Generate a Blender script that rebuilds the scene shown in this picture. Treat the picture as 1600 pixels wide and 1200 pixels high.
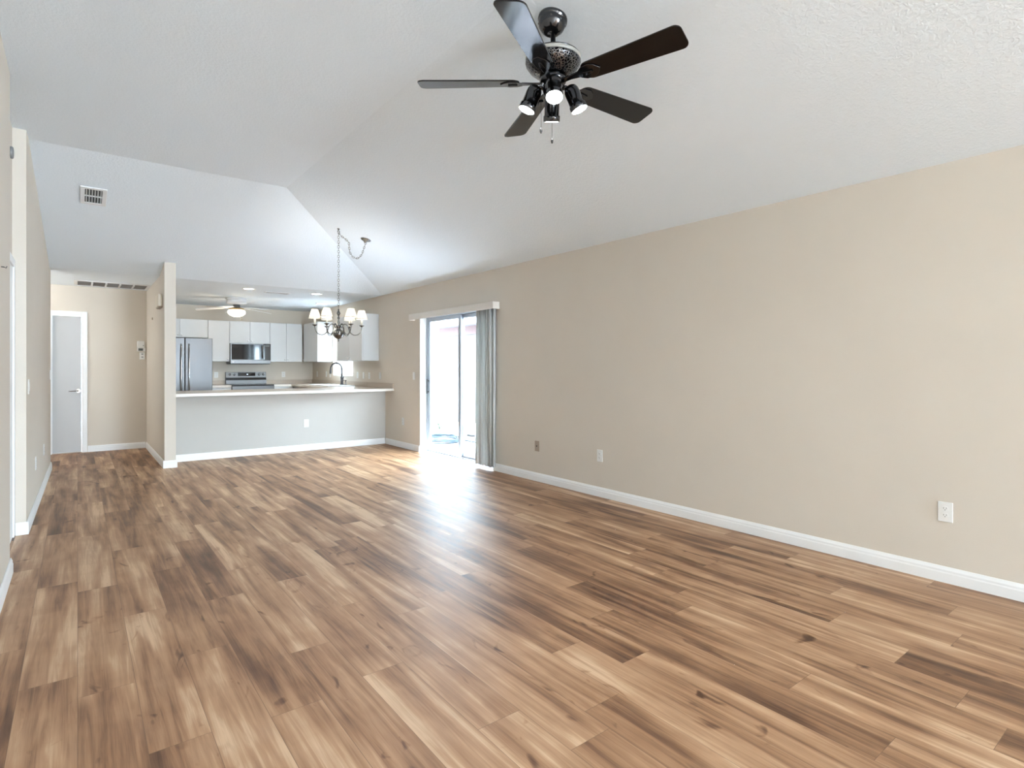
import bpy, bmesh, random
from math import *
from mathutils import Vector, Matrix

for o in list(bpy.data.objects):
    bpy.data.objects.remove(o, do_unlink=True)
scene = bpy.context.scene
COL = scene.collection
R = radians

# ------------------------------------------------------------------ camera
YAW = atan(678.7 / 880.0)
cam_d = bpy.data.cameras.new('camera')
cam_d.sensor_width = 36.0
cam_d.lens = 880.0 / 1600.0 * 36.0
cam_d.shift_y = -26.4 / 1600.0
cam_d.clip_start = 0.02
cam_d.clip_end = 200
cam = bpy.data.objects.new('camera', cam_d)
cam.location = (0, 0, 1.2525)
cam.rotation_euler = (R(90), 0, -YAW)
COL.objects.link(cam)
scene.camera = cam

# ------------------------------------------------------------------ light
scene.view_settings.view_transform = 'Standard'
scene.view_settings.look = 'None'
scene.view_settings.gamma = 1.0
scene.view_settings.use_curve_mapping = False
scene.view_settings.exposure = 1.6

world = bpy.data.worlds.new('overcast_sky')
scene.world = world
world.use_nodes = True
bg = world.node_tree.nodes['Background']
bg.inputs[0].default_value = (0.70, 0.86, 1.0, 1)
bg.inputs[1].default_value = 12.5


def lamp(name, kind, loc, energy, color=(1, 1, 1), rot=(0, 0, 0), parent=None, **kw):
    d = bpy.data.lights.new(name, kind)
    d.energy = energy
    d.color = color
    for k, v in kw.items():
        setattr(d, k, v)
    o = bpy.data.objects.new(name, d)
    o.location = loc
    o.rotation_euler = rot
    if parent is not None:
        o.parent = parent
    COL.objects.link(o)
    return o


# added area light in an unseen, assumed rear window, tilted up to brighten the ceiling
lamp('added_rear_light', 'AREA', (3.25, -9.78, 1.35), 250, (0.72, 0.86, 1.0), (R(120), 0, R(12)),
     shape='RECTANGLE', size=1.4, size_y=2.2)
# second added light, in an invented right-wall window, to brighten the left wall
lamp('added_side_light', 'AREA', (4.32, -7.3, 1.3), 440, (0.70, 0.86, 1.0), (R(104), 0, R(72)),
     shape='RECTANGLE', size=3.0, size_y=1.9)
# light of the side hall round the corner
lamp('hall_lamp', 'POINT', (-1.1, 9.65, 2.15), 8, (1, .95, .88), shadow_soft_size=.12)
# hazy sun over the house, reaching the neighbour's wall and the patio
lamp('sun', 'SUN', (0, 0, 20), 6.0, (1.0, 0.97, 0.93), (R(0), R(-42), R(-12)), angle=R(6))


# ------------------------------------------------------------------ materials
def new_mat(name):
    m = bpy.data.materials.new(name)
    m.use_nodes = True
    nt = m.node_tree
    return m, nt, nt.nodes['Principled BSDF']


def N(nt, kind, **kw):
    n = nt.nodes.new(kind)
    for k, v in kw.items():
        if k.startswith('i_'):
            key = k[2:]
            n.inputs[int(key) if key.isdigit() else key].default_value = v
        else:
            setattr(n, k, v)
    return n


def plain(name, col, rough=0.5, metal=0.0, spec=0.5, var=0.03, vscale=6.0, bump=0.0, bscale=80.0, coat=0.0):
    """a procedural paint/plastic/metal: faint tonal variation and an optional bump"""
    m, nt, b = new_mat(name)
    b.inputs['Roughness'].default_value = rough
    b.inputs['Metallic'].default_value = metal
    b.inputs['Specular IOR Level'].default_value = spec
    b.inputs['Coat Weight'].default_value = coat
    tc = N(nt, 'ShaderNodeTexCoord')
    nz = N(nt, 'ShaderNodeTexNoise')
    nz.inputs['Scale'].default_value = vscale
    nz.inputs['Detail'].default_value = 3
    nt.links.new(tc.outputs['Object'], nz.inputs['Vector'])
    cr = N(nt, 'ShaderNodeValToRGB')
    e = cr.color_ramp.elements
    e[0].position, e[1].position = 0.3, 0.7
    e[0].color = tuple(c * (1 - var) for c in col) + (1,)
    e[1].color = tuple(min(1, c * (1 + var)) for c in col) + (1,)
    nt.links.new(nz.outputs['Fac'], cr.inputs['Fac'])
    nt.links.new(cr.outputs['Color'], b.inputs['Base Color'])
    if bump:
        n2 = N(nt, 'ShaderNodeTexNoise')
        n2.inputs['Scale'].default_value = bscale
        n2.inputs['Detail'].default_value = 4
        nt.links.new(tc.outputs['Object'], n2.inputs['Vector'])
        bp = N(nt, 'ShaderNodeBump')
        bp.inputs['Strength'].default_value = bump
        bp.inputs['Distance'].default_value = 0.01
        nt.links.new(n2.outputs['Fac'], bp.inputs['Height'])
        nt.links.new(bp.outputs['Normal'], b.inputs['Normal'])
    return m


def emitter(name, col, strength):
    m, nt, b = new_mat(name)
    b.inputs['Base Color'].default_value = col + (1,)
    b.inputs['Emission Color'].default_value = col + (1,)
    b.inputs['Emission Strength'].default_value = strength
    return m


def brushed(name, col, rough=0.3, axis='Z'):
    m, nt, b = new_mat(name)
    b.inputs['Base Color'].default_value = col + (1,)
    b.inputs['Metallic'].default_value = 1.0
    tc = N(nt, 'ShaderNodeTexCoord')
    mp = N(nt, 'ShaderNodeMapping')
    mp.inputs['Scale'].default_value = (150, 150, 2) if axis == 'Z' else (2, 150, 150)
    nz = N(nt, 'ShaderNodeTexNoise')
    nz.inputs['Scale'].default_value = 1.0
    nt.links.new(tc.outputs['Object'], mp.inputs['Vector'])
    nt.links.new(mp.outputs['Vector'], nz.inputs['Vector'])
    mr = N(nt, 'ShaderNodeMapRange')
    mr.inputs['To Min'].default_value = rough - 0.08
    mr.inputs['To Max'].default_value = rough + 0.1
    nt.links.new(nz.outputs['Fac'], mr.inputs['Value'])
    nt.links.new(mr.outputs['Result'], b.inputs['Roughness'])
    return m


def glass_mat(name, tint=(0.96, 0.98, 0.98)):
    m, nt, b = new_mat(name)
    out = nt.nodes['Material Output']
    tr = N(nt, 'ShaderNodeBsdfTransparent')
    tr.inputs['Color'].default_value = tint + (1,)
    gl = N(nt, 'ShaderNodeBsdfGlossy')
    gl.inputs['Roughness'].default_value = 0.02
    lw = N(nt, 'ShaderNodeLayerWeight')
    pw = N(nt, 'ShaderNodeMath', operation='POWER')
    pw.inputs[1].default_value = 5.0
    fr = N(nt, 'ShaderNodeMath', operation='MULTIPLY_ADD')
    fr.inputs[1].default_value = 0.6
    fr.inputs[2].default_value = 0.02
    mx = N(nt, 'ShaderNodeMixShader')
    nt.links.new(lw.outputs['Facing'], pw.inputs[0])
    nt.links.new(pw.outputs[0], fr.inputs[0])
    nt.links.new(fr.outputs[0], mx.inputs['Fac'])
    nt.links.new(tr.outputs['BSDF'], mx.inputs[1])
    nt.links.new(gl.outputs['BSDF'], mx.inputs[2])
    nt.links.new(mx.outputs['Shader'], out.inputs['Surface'])
    nt.nodes.remove(b)
    return m


def cloth_shade(name, col, through=0.5):
    m, nt, b = new_mat(name)
    out = nt.nodes['Material Output']
    df = N(nt, 'ShaderNodeBsdfDiffuse')
    df.inputs['Color'].default_value = col + (1,)
    tl = N(nt, 'ShaderNodeBsdfTranslucent')
    tl.inputs['Color'].default_value = col + (1,)
    mx = N(nt, 'ShaderNodeMixShader')
    mx.inputs['Fac'].default_value = through
    tc = N(nt, 'ShaderNodeTexCoord')
    wv = N(nt, 'ShaderNodeTexNoise')
    wv.inputs['Scale'].default_value = 120
    nt.links.new(tc.outputs['Object'], wv.inputs['Vector'])
    bp = N(nt, 'ShaderNodeBump')
    bp.inputs['Strength'].default_value = 0.1
    nt.links.new(wv.outputs['Fac'], bp.inputs['Height'])
    nt.links.new(bp.outputs['Normal'], df.inputs['Normal'])
    nt.links.new(df.outputs['BSDF'], mx.inputs[1])
    nt.links.new(tl.outputs['BSDF'], mx.inputs[2])
    nt.links.new(mx.outputs['Shader'], out.inputs['Surface'])
    nt.nodes.remove(b)
    return m


def ceiling_mat():
    m, nt, b = new_mat('knockdown_ceiling_paint')
    b.inputs['Base Color'].default_value = (0.855, 0.925, 0.985, 1)
    b.inputs['Roughness'].default_value = 0.85
    b.inputs['Specular IOR Level'].default_value = 0.2
    tc = N(nt, 'ShaderNodeTexCoord')
    a = N(nt, 'ShaderNodeTexNoise')
    a.inputs['Scale'].default_value = 60
    a.inputs['Detail'].default_value = 3
    a.inputs['Distortion'].default_value = 0.6
    nt.links.new(tc.outputs['Object'], a.inputs['Vector'])
    cr = N(nt, 'ShaderNodeValToRGB')
    cr.color_ramp.elements[0].position = 0.42
    cr.color_ramp.elements[1].position = 0.62
    nt.links.new(a.outputs['Fac'], cr.inputs['Fac'])
    bp = N(nt, 'ShaderNodeBump')
    bp.inputs['Strength'].default_value = 0.22
    bp.inputs['Distance'].default_value = 0.006
    nt.links.new(cr.outputs['Color'], bp.inputs['Height'])
    nt.links.new(bp.outputs['Normal'], b.inputs['Normal'])
    return m


def floor_mat():
    m, nt, b = new_mat('laminate_planks')
    L = nt.links.new
    tc = N(nt, 'ShaderNodeTexCoord')
    at = N(nt, 'ShaderNodeVertexColor', layer_name='plank')
    uv = N(nt, 'ShaderNodeUVMap', uv_map='plank_uv')
    sc = N(nt, 'ShaderNodeVectorMath', operation='SCALE')
    sc.inputs['Scale'].default_value = 60.0
    L(at.outputs['Color'], sc.inputs[0])
    ad = N(nt, 'ShaderNodeVectorMath', operation='ADD')
    L(tc.outputs['Object'], ad.inputs[0])
    L(sc.outputs['Vector'], ad.inputs[1])

    def noise(sx, sy, detail, rough, dist):
        mp = N(nt, 'ShaderNodeMapping')
        mp.inputs['Scale'].default_value = (sx, sy, 1)
        L(ad.outputs['Vector'], mp.inputs['Vector'])
        n = N(nt, 'ShaderNodeTexNoise')
        n.inputs['Scale'].default_value = 1
        n.inputs['Detail'].default_value = detail
        n.inputs['Roughness'].default_value = rough
        n.inputs['Distortion'].default_value = dist
        L(mp.outputs['Vector'], n.inputs['Vector'])
        return n.outputs['Fac']

    def math(op, a, b_, clamp=False):
        n = N(nt, 'ShaderNodeMath', operation=op, use_clamp=clamp)
        for i, v in enumerate((a, b_)):
            if isinstance(v, (int, float)):
                n.inputs[i].default_value = v
            else:
                L(v, n.inputs[i])
        return n.outputs[0]

    broad = noise(9.0, 0.85, 2, 0.5, 0.5)
    streak = noise(34.0, 1.5, 4, 0.6, 0.9)
    cross = noise(4.0, 5.0, 2, 0.5, 0.3)
    grain = noise(260.0, 7.0, 3, 0.6, 0.2)
    knot = noise(9.0, 4.5, 2, 0.5, 1.2)
    sep = N(nt, 'ShaderNodeSeparateColor')
    L(at.outputs['Color'], sep.inputs['Color'])
    t = math('MULTIPLY', math('SUBTRACT', broad, 0.5), 1.75)
    t = math('ADD', t, math('MULTIPLY', math('SUBTRACT', streak, 0.5), 0.95))
    t = math('ADD', t, math('MULTIPLY', math('SUBTRACT', cross, 0.5), 0.30))
    t = math('ADD', t, math('MULTIPLY', math('SUBTRACT', grain, 0.5), 0.22))
    t = math('ADD', t, math('MULTIPLY', math('SUBTRACT', sep.outputs['Red'], 0.5), 0.26))
    kn = N(nt, 'ShaderNodeMapRange')
    kn.inputs['From Min'].default_value = 0.665
    kn.inputs['From Max'].default_value = 0.86
    L(knot, kn.inputs['Value'])
    t = math('SUBTRACT', t, math('MULTIPLY', kn.outputs['Result'], 0.75))
    t = math('ADD', t, 0.54)
    cr = N(nt, 'ShaderNodeValToRGB')
    e = cr.color_ramp.elements
    e[0].position, e[0].color = 0.02, (0.090, 0.040, 0.019, 1)
    e[1].position, e[1].color = 1.0, (0.65, 0.45, 0.29, 1)
    for p, c in ((0.25, (0.180, 0.088, 0.044, 1)), (0.5, (0.335, 0.181, 0.095, 1)), (0.75, (0.46, 0.277, 0.158, 1))):
        x = e.new(p)
        x.color = c
    L(t, cr.inputs['Fac'])
    # fine dark joints between the boards
    su = N(nt, 'ShaderNodeSeparateXYZ')
    L(uv.outputs['UV'], su.inputs['Vector'])
    edge = math('MINIMUM', su.outputs['X'], su.outputs['Y'])
    jm = N(nt, 'ShaderNodeMapRange')
    jm.inputs['From Min'].default_value = 0.0001
    jm.inputs['From Max'].default_value = 0.0014
    L(edge, jm.inputs['Value'])
    mixc = N(nt, 'ShaderNodeMix', data_type='RGBA')
    mixc.inputs['A'].default_value = (0.17, 0.095, 0.055, 1)
    L(jm.outputs['Result'], mixc.inputs['Factor'])
    L(cr.outputs['Color'], mixc.inputs['B'])
    L(mixc.outputs['Result'], b.inputs['Base Color'])
    rr = N(nt, 'ShaderNodeMapRange')
    rr.inputs['To Min'].default_value = 0.37
    rr.inputs['To Max'].default_value = 0.54
    L(streak, rr.inputs['Value'])
    L(rr.outputs['Result'], b.inputs['Roughness'])
    b.inputs['Specular IOR Level'].default_value = 0.42
    bp = N(nt, 'ShaderNodeBump')
    bp.inputs['Strength'].default_value = 0.10
    bp.inputs['Distance'].default_value = 0.004
    L(math('ADD', math('MULTIPLY', grain, 0.6), math('MULTIPLY', jm.outputs['Result'], 0.6)), bp.inputs['Height'])
    L(bp.outputs['Normal'], b.inputs['Normal'])
    return m


def filigree_mat():
    m, nt, b = new_mat('pierced_dark_metal')
    tc = N(nt, 'ShaderNodeTexCoord')
    v = N(nt, 'ShaderNodeTexVoronoi', feature='DISTANCE_TO_EDGE')
    v.inputs['Scale'].default_value = 75
    nt.links.new(tc.outputs['Object'], v.inputs['Vector'])
    cr = N(nt, 'ShaderNodeValToRGB')
    cr.color_ramp.interpolation = 'CONSTANT'
    e = cr.color_ramp.elements
    e[0].position, e[0].color = 0.0, (0.16, 0.16, 0.165, 1)
    e[1].position, e[1].color = 0.13, (0.005, 0.005, 0.006, 1)
    nt.links.new(v.outputs['Distance'], cr.inputs['Fac'])
    nt.links.new(cr.outputs['Color'], b.inputs['Base Color'])
    b.inputs['Metallic'].default_value = 0.9
    b.inputs['Roughness'].default_value = 0.2
    bp = N(nt, 'ShaderNodeBump', invert=True)
    bp.inputs['Strength'].default_value = 0.6
    bp.inputs['Distance'].default_value = 0.004
    nt.links.new(v.outputs['Distance'], bp.inputs['Height'])
    nt.links.new(bp.outputs['Normal'], b.inputs['Normal'])
    return m


M = {}
M['wall'] = plain('beige_wall_paint', (0.70, 0.64, 0.56), 0.8, spec=0.25, var=0.012, vscale=2.0, bump=0.06, bscale=160)
M['bar_light_tone'] = plain('wall_paint_light_toned', (0.545, 0.53, 0.50), 0.75, spec=0.25, var=0.01, bump=0.05, bscale=160)  # wall paint again, its colour shifted for the light on the bar front
M['ceiling'] = ceiling_mat()
M['floor'] = floor_mat()
M['trim'] = plain('white_trim_paint', (0.88, 0.89, 0.89), 0.4, var=0.01)
M['door'] = plain('pale_grey_door_paint', (0.50, 0.505, 0.51), 0.42, var=0.01)
M['plastic'] = plain('white_plastic', (0.85, 0.85, 0.83), 0.4, var=0.01)
M['ivory'] = plain('ivory_plastic', (0.72, 0.64, 0.52), 0.45, var=0.01)
M['tan'] = plain('tan_plastic', (0.42, 0.33, 0.26), 0.5, var=0.03)
M['slot'] = plain('dark_slots', (0.03, 0.03, 0.03), 0.7)
M['alu'] = plain('white_aluminium', (0.36, 0.39, 0.43), 0.4, metal=0.25, var=0.02)
M['track'] = plain('grey_aluminium_track', (0.32, 0.33, 0.34), 0.45, metal=0.6, var=0.05)
M['glass'] = glass_mat('clear_glass')
M['vinyl'] = cloth_shade('pale_vinyl_louvre', (0.88, 0.89, 0.88), 0.35)
M['valance'] = plain('cream_valance', (0.74, 0.70, 0.65), 0.5, var=0.02)
M['cabinet'] = plain('white_laminate_cabinet', (0.64, 0.655, 0.665), 0.38, var=0.008)
M['counter'] = plain('beige_laminate_top', (0.52, 0.44, 0.36), 0.3, var=0.05, vscale=60)
M['counter_edge_lit'] = plain('lit_laminate_edge', (0.80, 0.76, 0.70), 0.35, var=0.02)  # same laminate, coloured lighter because the front edge catches light
M['splash'] = plain('beige_laminate_splash', (0.55, 0.47, 0.39), 0.4, var=0.03, vscale=40)
M['steel'] = brushed('stainless_steel', (0.145, 0.146, 0.149), 0.38)
M['steel_h'] = brushed('stainless_steel_across', (0.20, 0.20, 0.20), 0.30, 'X')
M['steel_dark'] = plain('grey_appliance_side', (0.2, 0.205, 0.21), 0.4, metal=0.5)
M['black_glass'] = plain('black_glass', (0.012, 0.012, 0.014), 0.06, spec=0.7, coat=0.5)
M['black'] = plain('black_plastic', (0.02, 0.02, 0.02), 0.45)
M['chrome'] = plain('polished_chrome', (0.42, 0.42, 0.43), 0.14, metal=1.0)
M['faucet'] = plain('brushed_nickel', (0.10, 0.10, 0.105), 0.35, metal=0.9)
M['gunmetal'] = plain('black_chrome', (0.085, 0.085, 0.09), 0.15, metal=1.0, var=0.05)
M['blade'] = plain('gloss_black_blade', (0.003, 0.003, 0.0035), 0.10, spec=0.45)
M['filigree'] = filigree_mat()
M['cream_band'] = plain('cream_enamel', (0.33, 0.32, 0.29), 0.4)
M['nickel'] = plain('aged_nickel', (0.17, 0.17, 0.168), 0.22, metal=1.0, var=0.1, vscale=40)
M['candle'] = plain('ivory_candle_sleeve', (0.85, 0.80, 0.70), 0.5)
M['shade'] = cloth_shade('cream_cloth_shade', (0.88, 0.86, 0.80))
M['shade_trim'] = plain('grey_braid', (0.22, 0.21, 0.19), 0.8)
M['white_metal'] = plain('white_enamelled_metal', (0.80, 0.81, 0.82), 0.4, var=0.01)
M['fan_white'] = plain('white_fan_blade', (0.78, 0.78, 0.77), 0.4, var=0.02)
M['brass'] = plain('aged_brass', (0.45, 0.33, 0.17), 0.3, metal=1.0)
M['spot_glow'] = emitter('spot_lamp_glow', (1.0, 0.99, 0.97), 30)
M['bulb_glow'] = emitter('warm_bulb_glow', (1.0, 0.92, 0.78), 7)
M['bowl_glow'] = emitter('lit_opal_glass', (1.0, 0.88, 0.68), 2.6)
M['can_glow'] = emitter('recessed_lamp_glow', (1.0, 0.98, 0.95), 6)
M['sink'] = plain('white_enamel_sink', (0.86, 0.87, 0.87), 0.2, var=0.01)
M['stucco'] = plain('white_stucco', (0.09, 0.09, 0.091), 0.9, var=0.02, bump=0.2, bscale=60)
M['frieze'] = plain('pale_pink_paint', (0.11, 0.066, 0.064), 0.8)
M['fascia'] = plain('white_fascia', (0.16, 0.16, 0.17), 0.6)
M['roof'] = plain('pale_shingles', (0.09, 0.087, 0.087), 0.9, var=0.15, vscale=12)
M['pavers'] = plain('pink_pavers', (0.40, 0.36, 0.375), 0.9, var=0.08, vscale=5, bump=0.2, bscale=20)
M['hose'] = plain('blue_grey_hose', (0.035, 0.065, 0.085), 0.4)
M['leaf'] = plain('grey_green_leaves', (0.13, 0.17, 0.11), 0.7, var=0.3)
M['pebble'] = plain('pale_stones', (0.66, 0.63, 0.60), 0.8, var=0.15)
M['display'] = emitter('blue_display', (0.65, 0.8, 1.0), 1.6)
M['lcd'] = plain('grey_lcd', (0.10, 0.12, 0.11), 0.3)


# ------------------------------------------------------------------ mesh helpers
class MB:
    def __init__(self):
        self.bm = bmesh.new()

    def box(self, x0, x1, y0, y1, z0, z1, mat=None):
        vs = [self.bm.verts.new(p) for p in
              ((x0, y0, z0), (x1, y0, z0), (x1, y1, z0), (x0, y1, z0), (x0, y0, z1), (x1, y0, z1), (x1, y1, z1), (x0, y1, z1))]
        if mat is not None:
            for v in vs:
                v.co = mat @ v.co
        for f in ((3, 2, 1, 0), (4, 5, 6, 7), (0, 1, 5, 4), (1, 2, 6, 5), (2, 3, 7, 6), (3, 0, 4, 7)):
            self.bm.faces.new([vs[i] for i in f])
        return self

    def rings(self, rings, closed=False, cap=True, smooth=True):
        rv = [[self.bm.verts.new(p) for p in r] for r in rings]
        n = len(rv[0])
        m = len(rv)
        for i in range(m if closed else m - 1):
            a, b = rv[i], rv[(i + 1) % m]
            for j in range(n):
                f = self.bm.faces.new((a[j], a[(j + 1) % n], b[(j + 1) % n], b[j]))
                f.smooth = smooth
        if cap and not closed:
            self.bm.faces.new(list(reversed(rv[0])))
            self.bm.faces.new(rv[-1])
        return self

    def lathe(self, prof, seg=32, mat=None, cap=True, smooth=True):
        mat = mat or Matrix()
        rings = []
        for r, z in prof:
            rings.append([mat @ Vector((r * cos(2 * pi * k / seg), r * sin(2 * pi * k / seg), z)) for k in range(seg)])
        return self.rings(rings, cap=cap, smooth=smooth)

    def tube(self, pts, r, seg=8, closed=False, cap=True):
        pts = [Vector(p) for p in pts]
        rings = []
        n = len(pts)
        up = Vector((0.13, 0.21, 1)).normalized()
        for i, p in enumerate(pts):
            if closed:
                d = pts[(i + 1) % n] - pts[i - 1]
            else:
                d = pts[min(i + 1, n - 1)] - pts[max(i - 1, 0)]
            d.normalize()
            a = d.cross(up)
            if a.length < 1e-3:
                a = d.cross(Vector((1, 0, 0)))
            a.normalize()
            b = d.cross(a)
            rr = r[i] if isinstance(r, (list, tuple)) else r
            rings.append([p + (a * cos(2 * pi * k / seg) + b * sin(2 * pi * k / seg)) * rr for k in range(seg)])
        return self.rings(rings, closed=closed, cap=cap)

    def cyl(self, p0, p1, r, seg=16, r1=None):
        return self.tube([p0, p1], [r, r if r1 is None else r1], seg)

    def prism(self, poly, z0, z1, mat=None, smooth=False):
        mat = mat or Matrix()
        a = [self.bm.verts.new(mat @ Vector((x, y, z0))) for x, y in poly]
        b = [self.bm.verts.new(mat @ Vector((x, y, z1))) for x, y in poly]
        n = len(poly)
        self.bm.faces.new(list(reversed(a)))
        self.bm.faces.new(b)
        for i in range(n):
            f = self.bm.faces.new((a[i], a[(i + 1) % n], b[(i + 1) % n], b[i]))
            f.smooth = smooth
        return self

    def ball(self, c, r, sz=1.0, seg=20, mat=None):
        prof = [(max(1e-4, r * sin(pi * i / 12)), -r * sz * cos(pi * i / 12)) for i in range(13)]
        mm = Matrix.Translation(Vector(c)) @ (mat or Matrix())
        return self.lathe(prof, seg, mm)

    def quad(self, *p):
        self.bm.faces.new([self.bm.verts.new(q) for q in p])
        return self

    def build(self, name, mat, parent=None, loc=None, rot=None, bevel=0.0, bseg=2):
        bmesh.ops.recalc_face_normals(self.bm, faces=self.bm.faces)
        me = bpy.data.meshes.new(name)
        self.bm.to_mesh(me)
        self.bm.free()
        me.materials.append(mat)
        o = bpy.data.objects.new(name, me)
        COL.objects.link(o)
        if parent is not None:
            o.parent = parent
        if loc is not None:
            o.location = loc
        if rot is not None:
            o.rotation_euler = rot
        if bevel:
            b = o.modifiers.new('bevel', 'BEVEL')
            b.width = bevel
            b.segments = bseg
            b.limit_method = 'ANGLE'
            b.angle_limit = R(40)
        return o


def tag(o, label=None, cat=None, group=None, kind=None):
    if label:
        o['label'] = label
    if cat:
        o['category'] = cat
    if group:
        o['group'] = group
    if kind:
        o['kind'] = kind
    return o


def thing(name, label, cat, loc=(0, 0, 0), rotz=0.0, group=None):
    o = bpy.data.objects.new(name, None)
    o.empty_display_size = 0.05
    o.location = loc
    o.rotation_euler = (0, 0, rotz)
    COL.objects.link(o)
    return tag(o, label, cat, group)


def struct(o, label=None, cat=None):
    o['kind'] = 'structure'
    if label:
        o['label'] = label
        o['category'] = cat
    return o


def dup(root, loc, rotz, label, group=None):
    r = root.copy()
    COL.objects.link(r)
    r.location = loc
    r.rotation_euler = (0, 0, rotz)
    r['label'] = label
    if group:
        r['group'] = group
    for ch in list(root.children):
        c = ch.copy()
        COL.objects.link(c)
        c.parent = r
        for g in list(ch.children):
            d = g.copy()
            COL.objects.link(d)
            d.parent = c
    return r


def B(x0, x1, y0, y1, z0, z1):
    return MB().box(x0, x1, y0, y1, z0, z1)


# ------------------------------------------------------------------ sizes of the place (metres)
XR = 4.0          # right wall face
YB = 12.2         # kitchen back wall face
YH = 10.4         # hall back wall face
ZL = 2.44         # low ceiling
ZT = 3.03         # flat top of the vault
XT, YT = 1.64, 5.78   # corner of the flat top
YK = 8.70         # where the kitchen ceiling turns flat
Y0 = -9.5         # wall behind the camera


def ceil_z(x, y):
    return max(ZL, min(ZT, ZL + (XR - x) * (ZT - ZL) / (XR - XT), ZL + (YK - y) * (ZT - ZL) / (YK - YT)))


# ------------------------------------------------------------------ floor of individual boards
PW, PL = 0.1825, 1.267
seam = {-2: 3.31, -1: 2.885, 0: 2.688, 1: 3.427, 2: 2.798, 3: 3.386, 4: 2.54, 5: 2.175, 6: 1.612, 7: 1.34, 8: 1.46,
        9: 1.845, 10: 1.60, 11: 1.983, 12: 1.077, 13: 0.497, 14: 0.645, 15: 0.90, 16: 1.24, 17: 0.80, 18: 1.39, 19: 0.91,
        20: 0.55, 21: 1.10}
random.seed(11)
fbm = bmesh.new()
uvl = fbm.loops.layers.uv.new('plank_uv')
vcl = fbm.loops.layers.float_color.new('plank')
for k in range(-11, 22):
    x0, x1 = k * PW, min((k + 1) * PW, XR)
    ya, yb = (Y0, YB) if k >= -3 else (8.9, YH + 0.2)
    s = seam.get(k, random.uniform(0, PL))
    y = s - PL * ceil((s - ya) / PL)
    while y < yb:
        a, b = max(y, ya), min(y + PL, yb)
        if b - a > 0.01:
            vs = [fbm.verts.new(p) for p in ((x0, a, 0), (x1, a, 0), (x1, b, 0), (x0, b, 0))]
            f = fbm.faces.new(vs)
            rnd = (random.random(), random.random(), random.random(), 1)
            mid = ((x0 + x1) / 2, (a + b) / 2)
            for lp in f.loops:
                lp[vcl] = rnd
                lp[uvl].uv = (0, 0)
            # split each board into four triangles meeting at inner points so UV = distance to the edge
            fbm.faces.remove(f)
            h = (x1 - x0) / 2
            i0, i1 = (fbm.verts.new((mid[0], a + h, 0)), fbm.verts.new((mid[0], b - h, 0))) if b - a > 2.2 * h else (None, None)
            if i0 is None:
                f = fbm.faces.new(vs)
                fl = [(f, {v: 0.02 for v in vs})]
            else:
                fl = [(fbm.faces.new((vs[0], vs[1], i0)), {i0: h}), (fbm.faces.new((vs[2], vs[3], i1)), {i1: h}),
                      (fbm.faces.new((vs[1], vs[2], i1, i0)), {i0: h, i1: h}), (fbm.faces.new((vs[3], vs[0], i0, i1)), {i0: h, i1: h})]
            for f, dd in fl:
                for lp in f.loops:
                    lp[vcl] = rnd
                    d = dd.get(lp.vert, 0.0)
                    lp[uvl].uv = (d, d)
        y += PL
fme = bpy.data.meshes.new('floor')
fbm.to_mesh(fme)
fbm.free()
fme.materials.append(M['floor'])
floor = bpy.data.objects.new('floor', fme)
COL.objects.link(floor)
struct(floor)

# ------------------------------------------------------------------ ceiling: flat top, slope to the right wall, slope to the kitchen, low flat
c = MB()
c.quad((-0.7, Y0 - .1, ZT), (-0.7, YT, ZT), (XT, YT, ZT), (XT, Y0 - .1, ZT))
c.quad((XT, Y0 - .1, ZT), (XT, YT, ZT), (XR, YK, ZL), (XR, Y0 - .1, ZL))
c.quad((-0.7, YT, ZT), (-0.7, YK, ZL), (XR, YK, ZL), (XT, YT, ZT))
c.quad((-2.1, YK, ZL), (-2.1, YB + .1, ZL), (XR, YB + .1, ZL), (XR, YK, ZL))
bmesh.ops.remove_doubles(c.bm, verts=c.bm.verts, dist=1e-4)
ceiling = struct(c.build('ceiling', M['ceiling']))
sm = ceiling.modifiers.new('thickness', 'SOLIDIFY')
sm.thickness = 0.12
bb = [p.normal.z for p in ceiling.data.polygons]
sm.offset = 1.0 if bb[0] > 0 else -1.0

# ------------------------------------------------------------------ walls
SD0, SD1, SDZ = 5.56, 7.414, 2.03      # sliding door opening along y
KW0, KW1, KZ0, KZ1 = 9.97, 10.97, 1.08, 2.05   # kitchen window
WT = 0.2
w = MB()
w.box(XR, XR + WT, Y0, -8.8, 0, ZL + .1)
w.box(XR, XR + WT, -8.8, -5.8, 0, .35)
w.box(XR, XR + WT, -8.8, -5.8, 2.2, ZL + .1)
w.box(XR, XR + WT, -5.8, SD0, 0, ZL + .1)
w.box(XR, XR + WT, SD0, SD1, SDZ, ZL + .1)
w.box(XR, XR + WT, SD1, KW0, 0, ZL + .1)
w.box(XR, XR + WT, KW0, KW1, 0, KZ0)
w.box(XR, XR + WT, KW0, KW1, KZ1, ZL + .1)
w.box(XR, XR + WT, KW1, YB + .2, 0, ZL + .1)
struct(w.build('wall_right', M['wall']))
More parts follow.
